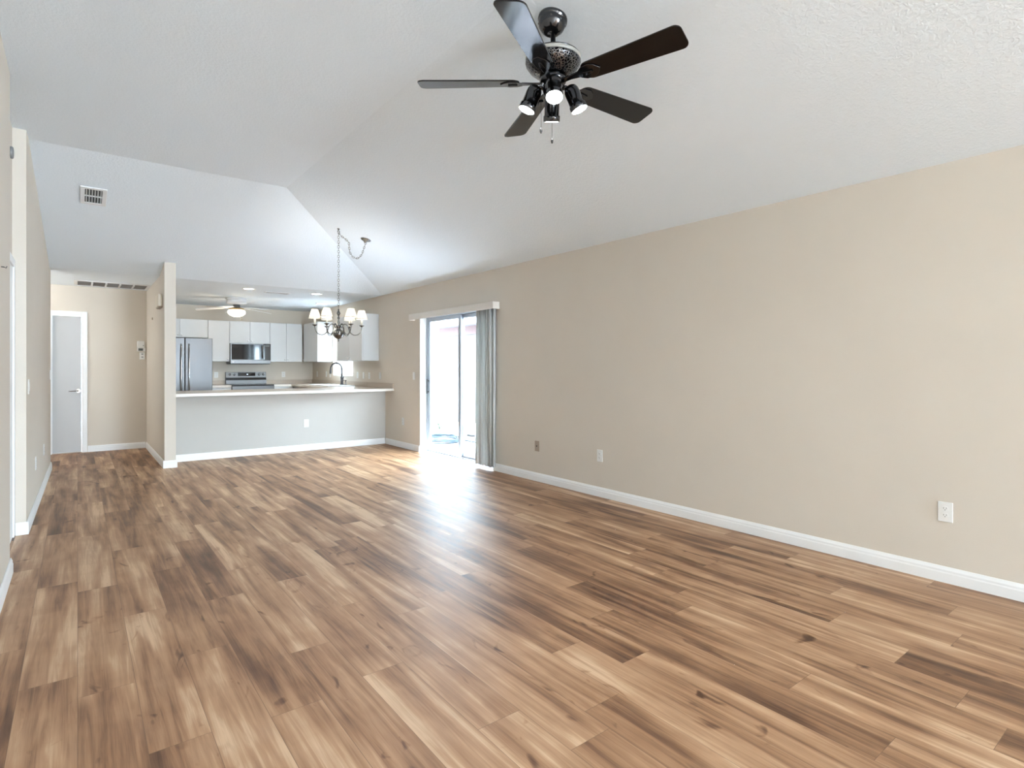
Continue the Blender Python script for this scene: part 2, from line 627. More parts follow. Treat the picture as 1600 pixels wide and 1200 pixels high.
# near left wall, then the shallow recess with a door, then the left wall up to the hall
LN, LD = -0.325, -0.385
struct(B(LN - .25, LN, Y0, 4.56, 0, ZT + .05).build('wall_left', M['wall']))
struct(B(LD - .19, LD, 4.56, 5.57, 0, ZT + .05).build('wall_recess', M['wall']))
struct(MB().prism([(-.57, 5.57), (-.305, 5.57), (-.262, 8.9), (-.57, 8.9)], 0, ZT + .05).build('wall_left_hall', M['wall']))
w = MB()
w.box(-2.1, -.297, YH, YH + .2, 0, ZL + .08)
w.box(-.297 + 0.0, .055, YH, YH + .2, 2.005, ZL + .08)
w.box(.055, .85, YH, YH + .2, 0, ZL + .08)
struct(w.build('wall_hall', M['wall']))
struct(B(-2.2, -2.1, 8.7, YH + .2, 0, ZL + .08).build('wall_hall_end', M['wall']))
struct(B(-2.1, -.57, 8.7, 8.9, 0, ZL + .08).build('wall_hall_side', M['wall']))
# stub wall between hall and kitchen; its end makes the square column
struct(MB().prism([(.85, 8.14), (.973, 8.14), (.973, YB), (.85, YB)], 0, 2.60).build('wall_divider', M['wall']))
struct(B(.85, XR + .2, YB, YB + .2, 0, ZL + .08).build('wall_back', M['wall']))
struct(B(.974, XR - .001, 8.585, 8.70, 0, .872).build('wall_bar', M['bar_light_tone']))
w = MB()
w.box(-.6, 2.5, Y0 - .2, Y0, 0, 3.1)
w.box(2.5, 3.95, Y0 - .2, Y0, 0, .35)
w.box(2.5, 3.95, Y0 - .2, Y0, 2.35, 3.1)
w.box(3.95, XR + .2, Y0 - .2, Y0, 0, 3.1)
struct(w.build('wall_behind', M['wall']))
f = MB()
for a, b in ((2.5, 2.55), (3.2, 3.25), (3.9, 3.95)):
    f.box(a, b, Y0 - .16, Y0 - .08, .35, 2.35)
f.box(2.55, 3.9, Y0 - .155, Y0 - .085, .35, .41)
f.box(2.55, 3.9, Y0 - .155, Y0 - .085, 2.29, 2.35)
struct(f.build('added_rear_window', M['trim']))  # unseen rear window, its place and width chosen for the light
f = MB()
for a, b in ((-8.8, -8.75), (-7.33, -7.27), (-5.85, -5.8)):
    f.box(XR + .08, XR + .16, a, b, .35, 2.2)
f.box(XR + .085, XR + .155, -8.75, -5.85, .35, .41)
f.box(XR + .085, XR + .155, -8.75, -5.85, 2.14, 2.2)
struct(f.build('added_side_window', M['trim']))  # unseen window added to send light onto the left wall


# ------------------------------------------------------------------ baseboards
def baseboard(name, p0, p1, nrm, h=0.092, t=0.014):
    """a moulded skirting from p0 to p1, sticking out along nrm"""
    p0, p1, n = Vector(p0 + (0,)), Vector(p1 + (0,)), Vector(nrm + (0,))
    prof = [(0, 0), (t, 0), (t, h * .60), (t * .82, h * .68), (t * .82, h * .80), (t * .5, h * .92), (t * .3, h), (0, h)]
    m = MB()
    rings = [[p + n * (d + .0008) + Vector((0, 0, z + .0005)) for d, z in prof] for p in (p0, p1)]
    m.rings(rings, smooth=False)
    return struct(m.build(name, M['trim']))


baseboard('baseboard_right', (XR, Y0 + .01), (XR, SD0 - .02), (-1, 0))
baseboard('baseboard_right', (XR, SD1 + .001), (XR, 8.57), (-1, 0))
baseboard('baseboard_bar', (.99, 8.585), (XR - .016, 8.585), (0, -1))
baseboard('baseboard_column', (.836, 8.14), (.987, 8.14), (0, -1))
baseboard('baseboard_column', (.973, 8.14), (.973, 8.57), (1, 0))
baseboard('baseboard_hall', (.85, 8.14), (.85, YH - .015), (-1, 0))
baseboard('baseboard_hall', (.118, YH), (.834, YH), (0, -1))
baseboard('baseboard_left', (LN, Y0 + .01), (LN, 4.574), (1, 0))
baseboard('baseboard_left', (-.305, 5.557), (-.262, 8.912), (.99992, -.0129))
baseboard('baseboard_recess', (LD + .02, 5.57), (-.292, 5.57), (0, -1))

# ------------------------------------------------------------------ sliding glass door (door_1)
d1 = struct(thing('door_1', 'sliding glass patio door with pale aluminium frames beside the vertical blinds', 'door', (XR + .12, (SD0 + SD1) / 2, 0)))
hw = (SD1 - SD0) / 2
m = MB()
m.box(-.119, .06, hw - .012, hw - .0005, .0, SDZ - .001)
m.box(-.119, .06, -hw + .0005, -hw + .012, .0, SDZ - .001)
m.box(-.119, .06, -hw + .012, hw - .012, SDZ - .013, SDZ - .001)
m.build('jamb_lining', M['trim'], d1)
m = MB()
m.box(-.02, .05, hw - .05, hw - .012, .03, SDZ - .013)
m.box(-.02, .05, -hw + .012, -hw + .05, .03, SDZ - .013)
m.box(-.02, .05, -hw + .05, hw - .05, SDZ - .06, SDZ - .013)
m.build('frame', M['alu'], d1, bevel=.003)
m = MB()
m.box(-.03, .055, -hw + .012, hw - .012, .001, .02)
m.box(-.012, -.004, -hw + .012, hw - .012, .02, .035)
m.box(.02, .028, -hw + .012, hw - .012, .02, .035)
m.build('threshold_track', M['track'], d1, bevel=.002)


def glass_panel(nm, ya, yb, x, handle):
    st = .062
    m = MB()
    m.box(x - .014, x + .014, ya, ya + st, .037, SDZ - .062)
    m.box(x - .014, x + .014, yb - st, yb, .037, SDZ - .062)
    m.box(x - .014, x + .014, ya + st, yb - st, .037, .037 + .05)
    m.box(x - .014, x + .014, ya + st, yb - st, SDZ - .062 - .05, SDZ - .062)
    p = m.build(nm, M['alu'], d1, bevel=.003)
    B(x - .003, x + .003, ya + st, yb - st, .087, SDZ - .112).build('glass_pane', M['glass'], p)
    if handle:
        h = MB()
        h.box(x - .05, x - .036, yb - .038, yb - .018, .86, 1.08)
        h.box(x - .037, x - .0145, yb - .036, yb - .02, .88, .90)
        h.box(x - .037, x - .0145, yb - .036, yb - .02, 1.04, 1.06)
        h.build('pull_handle', M['black'], p, bevel=.003)


glass_panel('sliding_panel', -.03, hw - .052, -.002, True)
glass_panel('fixed_panel', -hw + .052, .03, .032, False)

# ------------------------------------------------------------------ kitchen window (window_1)
w1 = struct(thing('window_1', 'white framed window between the kitchen wall cabinets over the sink', 'window', (XR + .1, (KW0 + KW1) / 2, KZ0)))
hh, hw2 = KZ1 - KZ0, (KW1 - KW0) / 2
m = MB()
m.box(-.03, .05, -hw2 + .001, -hw2 + .05, .001, hh - .001)
m.box(-.03, .05, hw2 - .05, hw2 - .001, .001, hh - .001)
m.box(-.03, .05, -hw2 + .05, hw2 - .05, .001, .045)
m.box(-.03, .05, -hw2 + .05, hw2 - .05, hh - .045, hh - .001)
m.build('frame', M['trim'], w1, bevel=.003)
B(-.015, .03, -.022, .022, .045, hh - .045).build('mullion', M['trim'], w1, bevel=.002)
B(.008, .012, -hw2 + .05, -.022, .045, hh - .045).build('glass_pane', M['glass'], w1)
B(.008, .012, .022, hw2 - .05, .045, hh - .045).build('glass_pane', M['glass'], w1)
B(-.098, -.031, -hw2 + .001, hw2 - .001, .001, .02).build('sill', M['trim'], w1, bevel=.003)


# ------------------------------------------------------------------ interior doors
def lever(parent, x, y, z, s):
    m = MB()
    m.cyl((x, y, z), (x, y - .012, z), .03, 20)
    m.cyl((x, y - .012, z), (x, y - .05, z), .011, 12)
    m.tube([(x, y - .05, z), (x - s * .03, y - .052, z), (x - s * .08, y - .05, z - .002), (x - s * .115, y - .047, z - .004)], [.011, .011, .009, .007], 10)
    m.build('lever_handle', M['chrome'], parent)


d2 = struct(thing('door_2', 'flush pale grey door at the end of the hall', 'door', (-.121, YH, 0)))
m = MB()
m.box(.176, .235, -.018, -.001, .001, 2.065)
m.box(-.235, -.176, -.018, -.001, .001, 2.065)
m.box(-.176, .176, -.018, -.001, 2.005, 2.065)
m.build('casing', M['trim'], d2, bevel=.005)
B(-.166, .166, .04, .075, .012, 2.0).build('door_slab', M['door'], d2, bevel=.002)
m = MB()
m.box(.167, .1755, .0, .14, .001, 2.004)
m.box(-.1755, -.167, .0, .14, .001, 2.004)
m.build('jamb', M['trim'], d2)
B(-.17, .17, .0, .12, .0005, .009).build('threshold', M['tan'], d2)
lever(d2, .13, .0395, .905, 1)

d3 = struct(thing('door_3', 'white cased door in the shallow recess of the left wall', 'door', (LD, 5.06, 0)))
m = MB()
m.box(.001, .018, .44, .505, .001, 2.05)
m.box(.001, .018, -.48, -.415, .001, 2.05)
m.box(.001, .018, -.415, .44, 1.985, 2.05)
m.build('casing', M['trim'], d3, bevel=.005)
B(.0008, .008, -.415, .44, .008, 1.985).build('door_slab', M['trim'], d3)

# ------------------------------------------------------------------ vertical blinds on the sliding door
bl = thing('vertical_blinds', 'pale vertical blinds drawn to the right side of the sliding door under a cream valance', 'blinds', (XR - .05, 6.5, 1.95))
m = MB()
m.box(-.052, -.044, -1.07, 1.07, -.002, .085)
m.box(-.044, .049, -1.07, -1.062, -.002, .085)
m.box(-.044, .049, 1.062, 1.07, -.002, .085)
m.box(-.044, .049, -1.062, 1.062, .079, .085)
m.build('valance', M['valance'], bl, bevel=.002)
B(-.02, .012, -1.05, 1.05, .03, .06).build('head_rail', M['white_metal'], bl)
random.seed(5)
nl = 17
for i in range(nl):
    yy = -1.055 + .375 * (i + .5) / nl + random.uniform(-.004, .004)
    ang = random.uniform(-.2, .2) + (.6 if i in (0, 4, 8, 12, 16) else 0) - (.45 if i in (3, 9, 14) else 0)
    sw = random.uniform(-.012, .012) + (.02 if i > 13 else 0)
    m = MB()
    hwid = .0415
    rings = []
    for zt, kk in ((.028, 0.0), (-.6, .3), (-1.2, .65), (-1.9, 1.0)):
        ring = []
        for side in (1, -1):
            for q in range(-3, 4):
                u = q / 3 * hwid * side
                bow = .011 * (1 - (u / hwid) ** 2)
                px, py = u, bow + side * .0006
                ca, sa = cos(ang), sin(ang)
                ring.append(Vector((px * ca - py * sa - .004, px * sa + py * ca + yy + sw * kk, zt)))
        rings.append(ring)
    m.rings(rings)
    m.build('louvre', M['vinyl'], bl)
m = MB()
m.tube([(-.058, -1.02, .0), (-.06, -1.022, -.45), (-.058, -1.024, -.9)], .004, 8)
m.build('wand', M['plastic'], bl)


# ------------------------------------------------------------------ plates on the walls
def plate_parts(t, kind):
    """built facing -y, centred on the thing's origin, wall at y=0"""
    mat = {'tan': M['tan']}.get(kind, M['plastic'])
    if kind == 'tan':
        B(-.0355, .0355, -.006, -.0005, -.0575, .0575).build('cover_plate', mat, t, bevel=.002)
        MB().cyl((0, -.006, 0), (0, -.011, 0), .007, 12).build('jack', M['slot'], t)
        return
    if kind == 'ivory':
        mat = M['ivory']
    B(-.0355, .0355, -.006, -.0005, -.0575, .0575).build('cover_plate', mat, t, bevel=.002)
    if kind == 'switch':
        B(-.017, .017, -.009, -.006, -.033, .033).build('rocker', mat, t, bevel=.002)
    else:
        for s in (1, -1):
            m = MB()
            pts = [(.0165 * cos(a), .0145 * sin(a)) for a in [2 * pi * k / 20 for k in range(20)]]
            m.prism(pts, 0.006, .0085, Matrix.Translation((0, 0, s * .0195)) @ Matrix.Rotation(R(90), 4, 'X'))
            f = m.build('socket', mat, t)
            m = MB()
            m.box(-.0075, -.0055, -.0092, -.0084, s * .0195 - .001, s * .0195 + .007)
            m.box(.0055, .0075, -.0092, -.0084, s * .0195 - .001, s * .0195 + .007)
            m.box(-.002, .002, -.0092, -.0084, s * .0195 - .009, s * .0195 - .005)
            m.build('slots', M['slot'], f)


ROT = {'right': R(90), 'back': 0.0, 'left': R(-90) + .0129}   # -y turned to face -x / -y / +x
protos = {}


def plate(kind, name, loc, side, label, group=None, cat=None):
    cat = cat or ('switch' if kind == 'switch' else 'outlet')
    rz = ROT[side]
    if side == 'right':
        rz = R(-90)
    elif side == 'left':
        rz = R(90) - .0129
    if kind in protos:
        o = dup(protos[kind], loc, rz, label, group)
        o.name = name
        o['category'] = cat
        return o
    t = thing(name, label, cat, loc, rz, group)
    plate_parts(t, kind)
    protos[kind] = t
    return t


plate('outlet', 'wall_outlet', (XR, 1.055, .41), 'right', 'white duplex outlet low on the right wall, nearest the camera')
plate('outlet', 'wall_outlet', (XR, 3.793, .396), 'right', 'white duplex outlet low on the right wall, between the tan plate and the nearest outlet')
plate('outlet', 'wall_outlet', (XR, 7.95, .41), 'right', 'white outlet low on the right wall between sliding door and breakfast bar')
plate('outlet', 'wall_outlet', (2.72, 8.585, .41), 'back', 'white outlet in the pale front of the breakfast bar')
plate('tan', 'cover_plate', (XR, 4.732, .385), 'right', 'tan cable cover plate low on the right wall beside the blinds', cat='cover plate')
plate('switch', 'light_switch', (XR, 7.594, 1.12), 'right', 'white light switch on the right wall just left of the sliding door')
plate('outlet', 'wall_outlet', (-.279, 7.55, .40), 'left', 'white outlet low on the left wall, the one nearer the hall')
plate('outlet', 'wall_outlet', (-.2935, 6.45, .41), 'left', 'white outlet low on the left wall, the one nearer the recess')
plate('switch', 'light_switch', (-.3032, 5.74, 1.10), 'left', 'white light switch on the left wall at the recess corner')
plate('switch', 'light_switch', (-.2635, 8.72, 1.16), 'left', 'white light switch on the left wall where it meets the hall')
SPL = 'plates over the counter splash'
plate('outlet', 'wall_outlet', (2.135, YB, 1.10), 'back', 'white outlet on the kitchen back wall between refrigerator and range', SPL)
plate('outlet', 'wall_outlet', (3.395, YB, 1.10), 'back', 'white outlet on the kitchen back wall right of the range', SPL)
plate('outlet', 'wall_outlet', (XR, 11.90, 1.106), 'right', 'white outlet above the splash nearest the kitchen back corner', SPL)
plate('switch', 'light_switch', (XR, 11.35, 1.11), 'right', 'white switch above the splash, left of the pair beside the faucet', SPL)
plate('switch', 'light_switch', (XR, 11.13, 1.107), 'right', 'white switch above the splash right beside the kitchen window, left side', SPL)
plate('outlet', 'wall_outlet', (XR, 9.74, 1.11), 'right', 'white outlet above the splash, first one right of the kitchen window', SPL)
plate('switch', 'light_switch', (XR, 9.475, 1.107), 'right', 'white switch above the splash, second plate right of the kitchen window', SPL)
plate('outlet', 'wall_outlet', (XR, 9.228, 1.104), 'right', 'white outlet above the splash, third plate right of the kitchen window', SPL)
plate('switch', 'light_switch', (XR, 8.785, 1.11), 'right', 'white switch on the right wall just beyond the wall cabinet end', SPL)

# thermostat and keypad on the hall back wall
t = thing('alarm_keypad', 'white alarm keypad with grey screen on the hall wall, above the small control', 'keypad', (.775, YH, 1.555))
B(-.05, .045, -.028, -.001, -.005, .10).build('housing', M['plastic'], t, bevel=.006)
B(-.05, .058, -.034, -.001, -.062, -.006).build('lower_housing', M['plastic'], t, bevel=.006)
B(-.035, .025, -.036, -.0342, -.05, -.014).build('screen', M['lcd'], t)
MB().cyl((.03, -.028, .03), (.03, -.0305, .03), .006, 10).build('button', M['slot'], t)
t = thing('wall_control', 'small white wall control below the alarm keypad in the hall', 'control', (.79, YH, 1.43))
B(-.035, .035, -.02, -.001, -.06, .055).build('housing', M['plastic'], t, bevel=.005)
B(-.012, .014, -.022, -.0202, .015, .03).build('button', M['track'], t)
B(-.012, .014, -.022, -.0202, -.03, -.015).build('button', M['track'], t)
# door chime on the hall side of the divider
t = thing('door_chime', 'beige box-shaped door chime on the hall side of the column wall', 'chime', (.85, 8.47, 2.09))
B(-.05, -.001, -.16, .16, -.07, .085).build('cover', M['ivory'], t, bevel=.008)
B(-.04, -.001, -.15, .15, -.082, -.07).build('sound_grille', M['tan'], t, bevel=.002)
m = MB()
m.cyl((.85 - .001, 9.5, 1.945), (.85 - .012, 9.5, 1.945), .018, 16)
tag(m.build('wall_sensor', M['tan'], bevel=.002), 'tiny round tan sensor on the hall side of the column wall', 'sensor')
m = MB()
m.lathe([(.001, .0012), (.043, .0012), (.043, .012), (.038, .018), (.02, .021), (.001, .022)], 24, Matrix.Translation((LD, 5.42, 2.80)) @ Matrix.Rotation(R(90), 4, 'Y'))
tag(m.build('smoke_detector', M['track']), 'round grey detector high in the left wall recess above the door', 'detector')
m = MB()
m.cyl((LN + .0005, 4.06, 1.79), (LN + .012, 4.06, 1.79), .003, 8)
m.tube([(LN + .012, 4.06, 1.79), (LN + .02, 4.06, 1.785), (LN + .024, 4.06, 1.795)], .0025, 6)
tag(m.build('picture_hook', M['nickel']), 'tiny metal hook left in the near left wall', 'hook')


# ------------------------------------------------------------------ ceiling registers and recessed lights
def slope_frame(x, y):
    """matrix at the ceiling over (x, y): z points down out of the ceiling"""
    e = .01
    n = Vector((-(ceil_z(x + e, y) - ceil_z(x - e, y)) / (2 * e), -(ceil_z(x, y + e) - ceil_z(x, y - e)) / (2 * e), 1)).normalized()
    yv = Vector((0, 1, 0))
    yv = (yv - n * yv.dot(n)).normalized()
    xv = yv.cross(n)
    mat = Matrix((xv, yv, n)).transposed().to_4x4()
    mat.translation = Vector((x, y, ceil_z(x, y)))
    return mat


def vent(name, label, x, y, sx, sy, rows, n, fr=.03, slat_dir='y', group=None):
    t = thing(name, label, 'vent', (0, 0, 0), 0, group)
    t.matrix_world = slope_frame(x, y)
    hx, hy = sx / 2, sy / 2
    m = MB()
    m.box(-hx, hx, -hy, -hy + fr, -.012, -.001)
    m.box(-hx, hx, hy - fr, hy, -.012, -.001)
    m.box(-hx, -hx + fr, -hy + fr, hy - fr, -.012, -.001)
    m.box(hx - fr, hx, -hy + fr, hy - fr, -.012, -.001)
    m.build('frame', M['white_metal'], t, bevel=.003)
    B(-hx + fr, hx - fr, -hy + fr, hy - fr, -.0025, -.001).build('duct_opening', M['slot'], t)
    ih = (sy - 2 * fr)
    for r_ in range(1, rows):
        yy = -hy + fr + ih * r_ / rows
        B(-hx + fr, hx - fr, yy - .007, yy + .007, -.0105, -.003).build('divider_bar', M['white_metal'], t)
    for r_ in range(rows):
        ya, yb = -hy + fr + ih * r_ / rows + .008, -hy + fr + ih * (r_ + 1) / rows - .008
        for i in range(n):
            xx = -hx + fr + (sx - 2 * fr) * (i + .5) / n
            mm = Matrix.Translation((xx, 0, -.0065)) @ Matrix.Rotation(R(50), 4, 'Y')
            MB().box(-.009, .009, ya, yb, -.0007, .0007, mm).build('slat', M['white_metal'], t)
    return t


vent('ceiling_register', 'white metal air register with two rows of slats on the sloped ceiling at left', .118, 6.60, .20, .36, 2, 6, .035)
t = thing('return_grille', 'wide white return air grille in the hall ceiling', 'vent', (.40, 9.92, ZL))
m = MB()
for a, b, c_, d_ in ((-.44, .44, -.25, -.20), (-.44, .44, .20, .25), (-.44, -.40, -.20, .20), (.40, .44, -.20, .20)):
    m.box(a, b, c_, d_, -.012, -.001)
m.build('frame', M['white_metal'], t, bevel=.003)
B(-.40, .40, -.20, .20, -.003, -.001).build('duct_opening', M['track'], t)
for i in range(1, 5):
    B(-.40 + .16 * i - .011, -.40 + .16 * i + .011, -.20, .20, -.024, -.0035).build('rib', M['white_metal'], t)
for i in range(14):
    MB().box(-.40, .40, -.012, .012, -.0007, .0007, Matrix.Translation((0, -.185 + .0285 * i, -.008)) @ Matrix.Rotation(R(-48), 4, 'X')).build('slat', M['track'], t)
t = thing('kitchen_register', 'narrow white air register in the flat kitchen ceiling between the recessed lights', 'vent', (2.52, 9.40, ZL))
B(-.19, .19, -.06, .06, -.008, -.001).build('frame', M['white_metal'], t, bevel=.002)
for i in range(5):
    B(-.165, .165, -.045 + .02 * i, -.035 + .02 * i, -.0088, -.0078).build('slot', M['track'], t)


def can_light(loc, label, r=.075, mat=None):
    t = thing('recessed_light', label, 'light', loc, 0, 'recessed lights in the kitchen ceiling')
    m = MB()
    m.lathe([(r + .022, -.0008), (r + .020, -.006), (r, -.009), (r - .004, -.004), (r - .004, -.0008)], 32, cap=False)
    m.build('trim_ring', M['white_metal'], t)
    MB().lathe([(.0005, -.0015), (r - .005, -.0015), (r - .005, -.003), (.0005, -.0035)], 32).build('lens', mat or M['can_glow'], t)
    lamp('recessed_lamp', 'SPOT', (0, 0, -.02), 6, (1, .96, .9), (0, 0, 0), t, spot_size=R(130), spot_blend=.6, shadow_soft_size=.06)
    return t


can_light((2.05, 9.18, ZL), 'recessed ceiling light left of the kitchen register, above the white fan')
can_light((3.06, 9.16, ZL), 'recessed ceiling light right of the kitchen register, left of the chandelier chain')
can_light((3.62, 10.5, ZL), 'recessed ceiling light over the sink, seen behind the chandelier shades', .10)

# ------------------------------------------------------------------ large black ceiling fan
fx, fy = 1.86, 2.08
fz = ceil_z(fx, fy)
fan = thing('ceiling_fan', 'large glossy black ceiling fan with five blades and four lit spotlights on the sloped ceiling', 'ceiling fan', (fx, fy, fz))
fan_tilt = slope_frame(fx, fy).to_3x3().to_4x4()
m = MB()
m.lathe([(.072, .0), (.073, -.014), (.069, -.017), (.068, -.026), (.062, -.050), (.045, -.072), (.032, -.080)], 40, fan_tilt)
cn = m.build('canopy', M['gunmetal'], fan)
for k in range(8):
    a = 2 * pi * k / 8
    p = Vector((.066 * cos(a), .066 * sin(a), -.036))
    MB().cyl(fan_tilt @ (p * .95), fan_tilt @ (p * 1.015), .0045, 8).build('screw_hole', M['slot'], cn)
m = MB()
m.lathe([(.012, -.155), (.0125, -.080), (.028, -.078), (.028, -.055), (.012, -.05)], 20)
m.build('downrod', M['gunmetal'], fan)
m = MB()
m.lathe([(.012, -.150), (.03, -.155), (.06, -.168), (.118, -.182), (.132, -.190), (.134, -.196)], 48)
m.build('motor_top', M['gunmetal'], fan)
m = MB()
m.lathe([(.134, -.1965), (.136, -.198), (.136, -.213), (.134, -.2145)], 48)
m.build('cream_band', M['cream_band'], fan)
m = MB()
m.lathe([(.134, -.215), (.137, -.219), (.134, -.230), (.118, -.253), (.092, -.274), (.07, -.284), (.068, -.285)], 56)
m.build('motor_housing', M['filigree'], fan)
m = MB()
m.lathe([(.066, -.2855), (.066, -.312), (.060, -.322), (.045, -.326)], 40)
m.build('flywheel', M['gunmetal'], fan)
m = MB()
m.lathe([(.044, -.3265), (.050, -.333), (.050, -.362), (.044, -.380), (.028, -.392), (.012, -.396), (.009, -.405), (.004, -.412)], 36)
m.build('light_kit_hub', M['gunmetal'], fan)


def blade_outline(r0, r1, w0, w1, cr0, cr1):
    pts = []

    def corner(cx, cy, r, a0, a1, n=6):
        for i in range(n + 1):
            a = a0 + (a1 - a0) * i / n
            pts.append((cx + r * cos(a), cy + r * sin(a)))
    corner(r0 + cr0, -w0 + cr0, cr0, pi, 1.5 * pi)
    corner(r1 - cr1, -w1 + cr1, cr1, 1.5 * pi, 2 * pi)
    corner(r1 - cr1, w1 - cr1, cr1, 0, .5 * pi)
    corner(r0 + cr0, w0 - cr0, cr0, .5 * pi, pi)
    return pts


for k in range(5):
    a = R(69 + 72 * k)
    rot = Matrix.Translation((0, 0, -.322)) @ Matrix.Rotation(a, 4, 'Z') @ Matrix.Rotation(R(-13), 4, 'X')
    m = MB()
    m.prism(blade_outline(.165, .665, .055, .070, .045, .032), 0, .007, rot)
    bld = m.build('blade', M['blade'], fan, bevel=.0015)
    m = MB()
    m.prism([(.150, -.022), (.175, -.040), (.215, -.044), (.240, -.030), (.262, 0), (.240, .030), (.215, .044), (.175, .040), (.150, .022)], -.005, -.0005, rot)
    m.prism([(.060, -.014), (.100, -.012), (.155, -.020), (.155, .020), (.100, .012), (.060, .014)], -.004, .003, rot)
    m.prism([(.175, -.012), (.222, -.006), (.222, .006), (.175, .012)], -.012, -.005, rot)
    m.build('blade_iron', M['gunmetal'], bld, bevel=.0015)
cam_az = atan2(-fy, -fx)
for k in range(4):
    az = cam_az + R(3) + k * pi / 2
    out = Vector((cos(az), sin(az), 0))
    top = out * .085 + Vector((0, 0, -.345))
    ax = (Vector((0, 0, -1)) * cos(R(23)) + out * sin(R(23))).normalized()
    q = Vector((0, 0, 1)).rotation_difference(-ax).to_matrix().to_4x4()
    mm = Matrix.Translation(top) @ q
    m = MB()
    m.lathe([(.002, .012), (.018, .010), (.030, .002), (.0365, -.014), (.0375, -.03), (.0375, -.088), (.0415, -.090), (.0425, -.094), (.0425, -.116), (.0405, -.118), (.0395, -.112), (.002, -.110)], 32, mm)
    sp = m.build('spotlight', M['gunmetal'], fan)
    m = MB()
    m.tube([out * .046 + Vector((0, 0, -.350)), out * .062 + Vector((0, 0, -.338)), top + ax * .004], .0075, 10)
    m.build('swivel_arm', M['gunmetal'], sp)
    m = MB()
    m.lathe([(.0005, -.1125), (.0385, -.1135), (.0385, -.1165), (.028, -.1195), (.0005, -.121)], 28, mm)
    m.build('bulb_face', M['spot_glow'], sp)
    d = lamp('spot_lamp', 'SPOT', top + ax * .128, 4, (1, .97, .92), (0, 0, 0), sp, spot_size=R(125), spot_blend=.7, shadow_soft_size=.035)
    d.rotation_euler = ax.to_track_quat('-Z', 'Y').to_euler()
for (ox, oy, z1) in ((-.035, .05, -.535), (.025, .035, -.575)):
    m = MB()
    m.tube([(ox, oy, -.37), (ox, oy, z1)], .0011, 6)
    ch = m.build('pull_chain', M['gunmetal'], fan)
    m = MB()
    m.lathe([(.001, .006), (.004, .0), (.0065, -.012), (.005, -.022), (.001, -.026)], 14, Matrix.Translation((ox, oy, z1)))
    m.build('fob', M['gunmetal'], ch)

# ------------------------------------------------------------------ white flush fan in the kitchen
kx, ky = 2.17, 10.59
kf = thing('ceiling_fan', 'white flush-mounted ceiling fan with a lit glass bowl in the kitchen', 'ceiling fan', (kx, ky, ZL))
MB().lathe([(.165, -.001), (.172, -.012), (.165, -.022), (.150, -.026), (.150, -.075), (.158, -.080), (.150, -.098), (.120, -.112), (.06, -.118)], 40).build('motor_housing', M['white_metal'], kf)
MB().lathe([(.058, -.1185), (.058, -.15), (.05, -.158)], 28).build('switch_housing', M['steel_dark'], kf)
MB().lathe([(.05, -.1585), (.09, -.165), (.11, -.178), (.124, -.192), (.125, -.2), (.06, -.203)], 36).build('light_fitter', M['brass'], kf)
MB().lathe([(.118, -.204), (.134, -.222), (.142, -.245), (.130, -.272), (.095, -.300), (.048, -.318), (.001, -.323)], 40).build('glass_bowl', M['bowl_glow'], kf)
lamp('bowl_lamp', 'POINT', (0, 0, -.37), 4, (1, .86, .66), (0, 0, 0), kf, shadow_soft_size=.1)
for k in range(5):
    a = R(18 + 72 * k)
    rot = Matrix.Translation((0, 0, -.152)) @ Matrix.Rotation(a, 4, 'Z') @ Matrix.Rotation(R(6), 4, 'Y') @ Matrix.Rotation(R(11), 4, 'X')
    b_ = MB().prism(blade_outline(.18, .63, .05, .062, .03, .03), 0, .006, rot).build('blade', M['fan_white'], kf, bevel=.0015)
    MB().prism([(.07, -.012), (.17, -.02), (.22, -.035), (.25, 0), (.22, .035), (.17, .02), (.07, .012)], -.005, -.0005, rot).build('blade_iron', M['white_metal'], b_)
m = MB()
m.tube([(.03, -.05, -.15), (.045, -.12, -.25), (.047, -.165, -.37)], .0015, 6)
ch = m.build('pull_chain', M['brass'], kf)
m = MB()
m.ball((.047, -.165, -.375), .008)
m.build('fob', M['brass'], ch)

# ------------------------------------------------------------------ chandelier on a swagged chain
hx, hy, hz = 2.377, 6.35, ceil_z(2.377, 6.35)
chd = thing('chandelier', 'six-arm metal chandelier with lit cream shades on a swagged chain before the kitchen', 'chandelier', (hx, hy, hz))
m = MB()
m.lathe([(.001, .0), (.014, -.001), (.014, -.008), (.004, -.014), (.003, -.02)], 16, slope_frame(hx, hy).to_3x3().to_4x4())
m.tube([(0.012 * sin(t_), 0, -.034 - .014 * cos(t_)) for t_ in [pi * .0 + 2 * pi * i / 14 * .85 for i in range(15)]], .003, 6)
m.build('ceiling_hook', M['nickel'], chd)


def link(m, p, d, flip, L=.036, wd=.010, r=.0021):
    d = d.normalized()
    s = d.cross(Vector((0.3, 1, .2))).normalized()
    if flip:
        s = d.cross(s).normalized()
    pts = []
    for i in range(12):
        a = 2 * pi * i / 12
        pts.append(p + d * (L * .5) * sin(a) + s * wd * cos(a))
    m.tube(pts, r, 5, closed=True)


def chain(path, m, pitch=.0275):
    acc, k, last = 0.0, 0, 0.0
    pos = Vector(path[0])
    for i in range(len(path) - 1):
        a, b = Vector(path[i]), Vector(path[i + 1])
        d = b - a
        ln = d.length
        s = -last if i else 0.0
        while s < ln:
            if s >= 0:
                link(m, a + d * (s / ln), d, k % 2)
                k += 1
            s += pitch
        last = ln - (s - pitch)


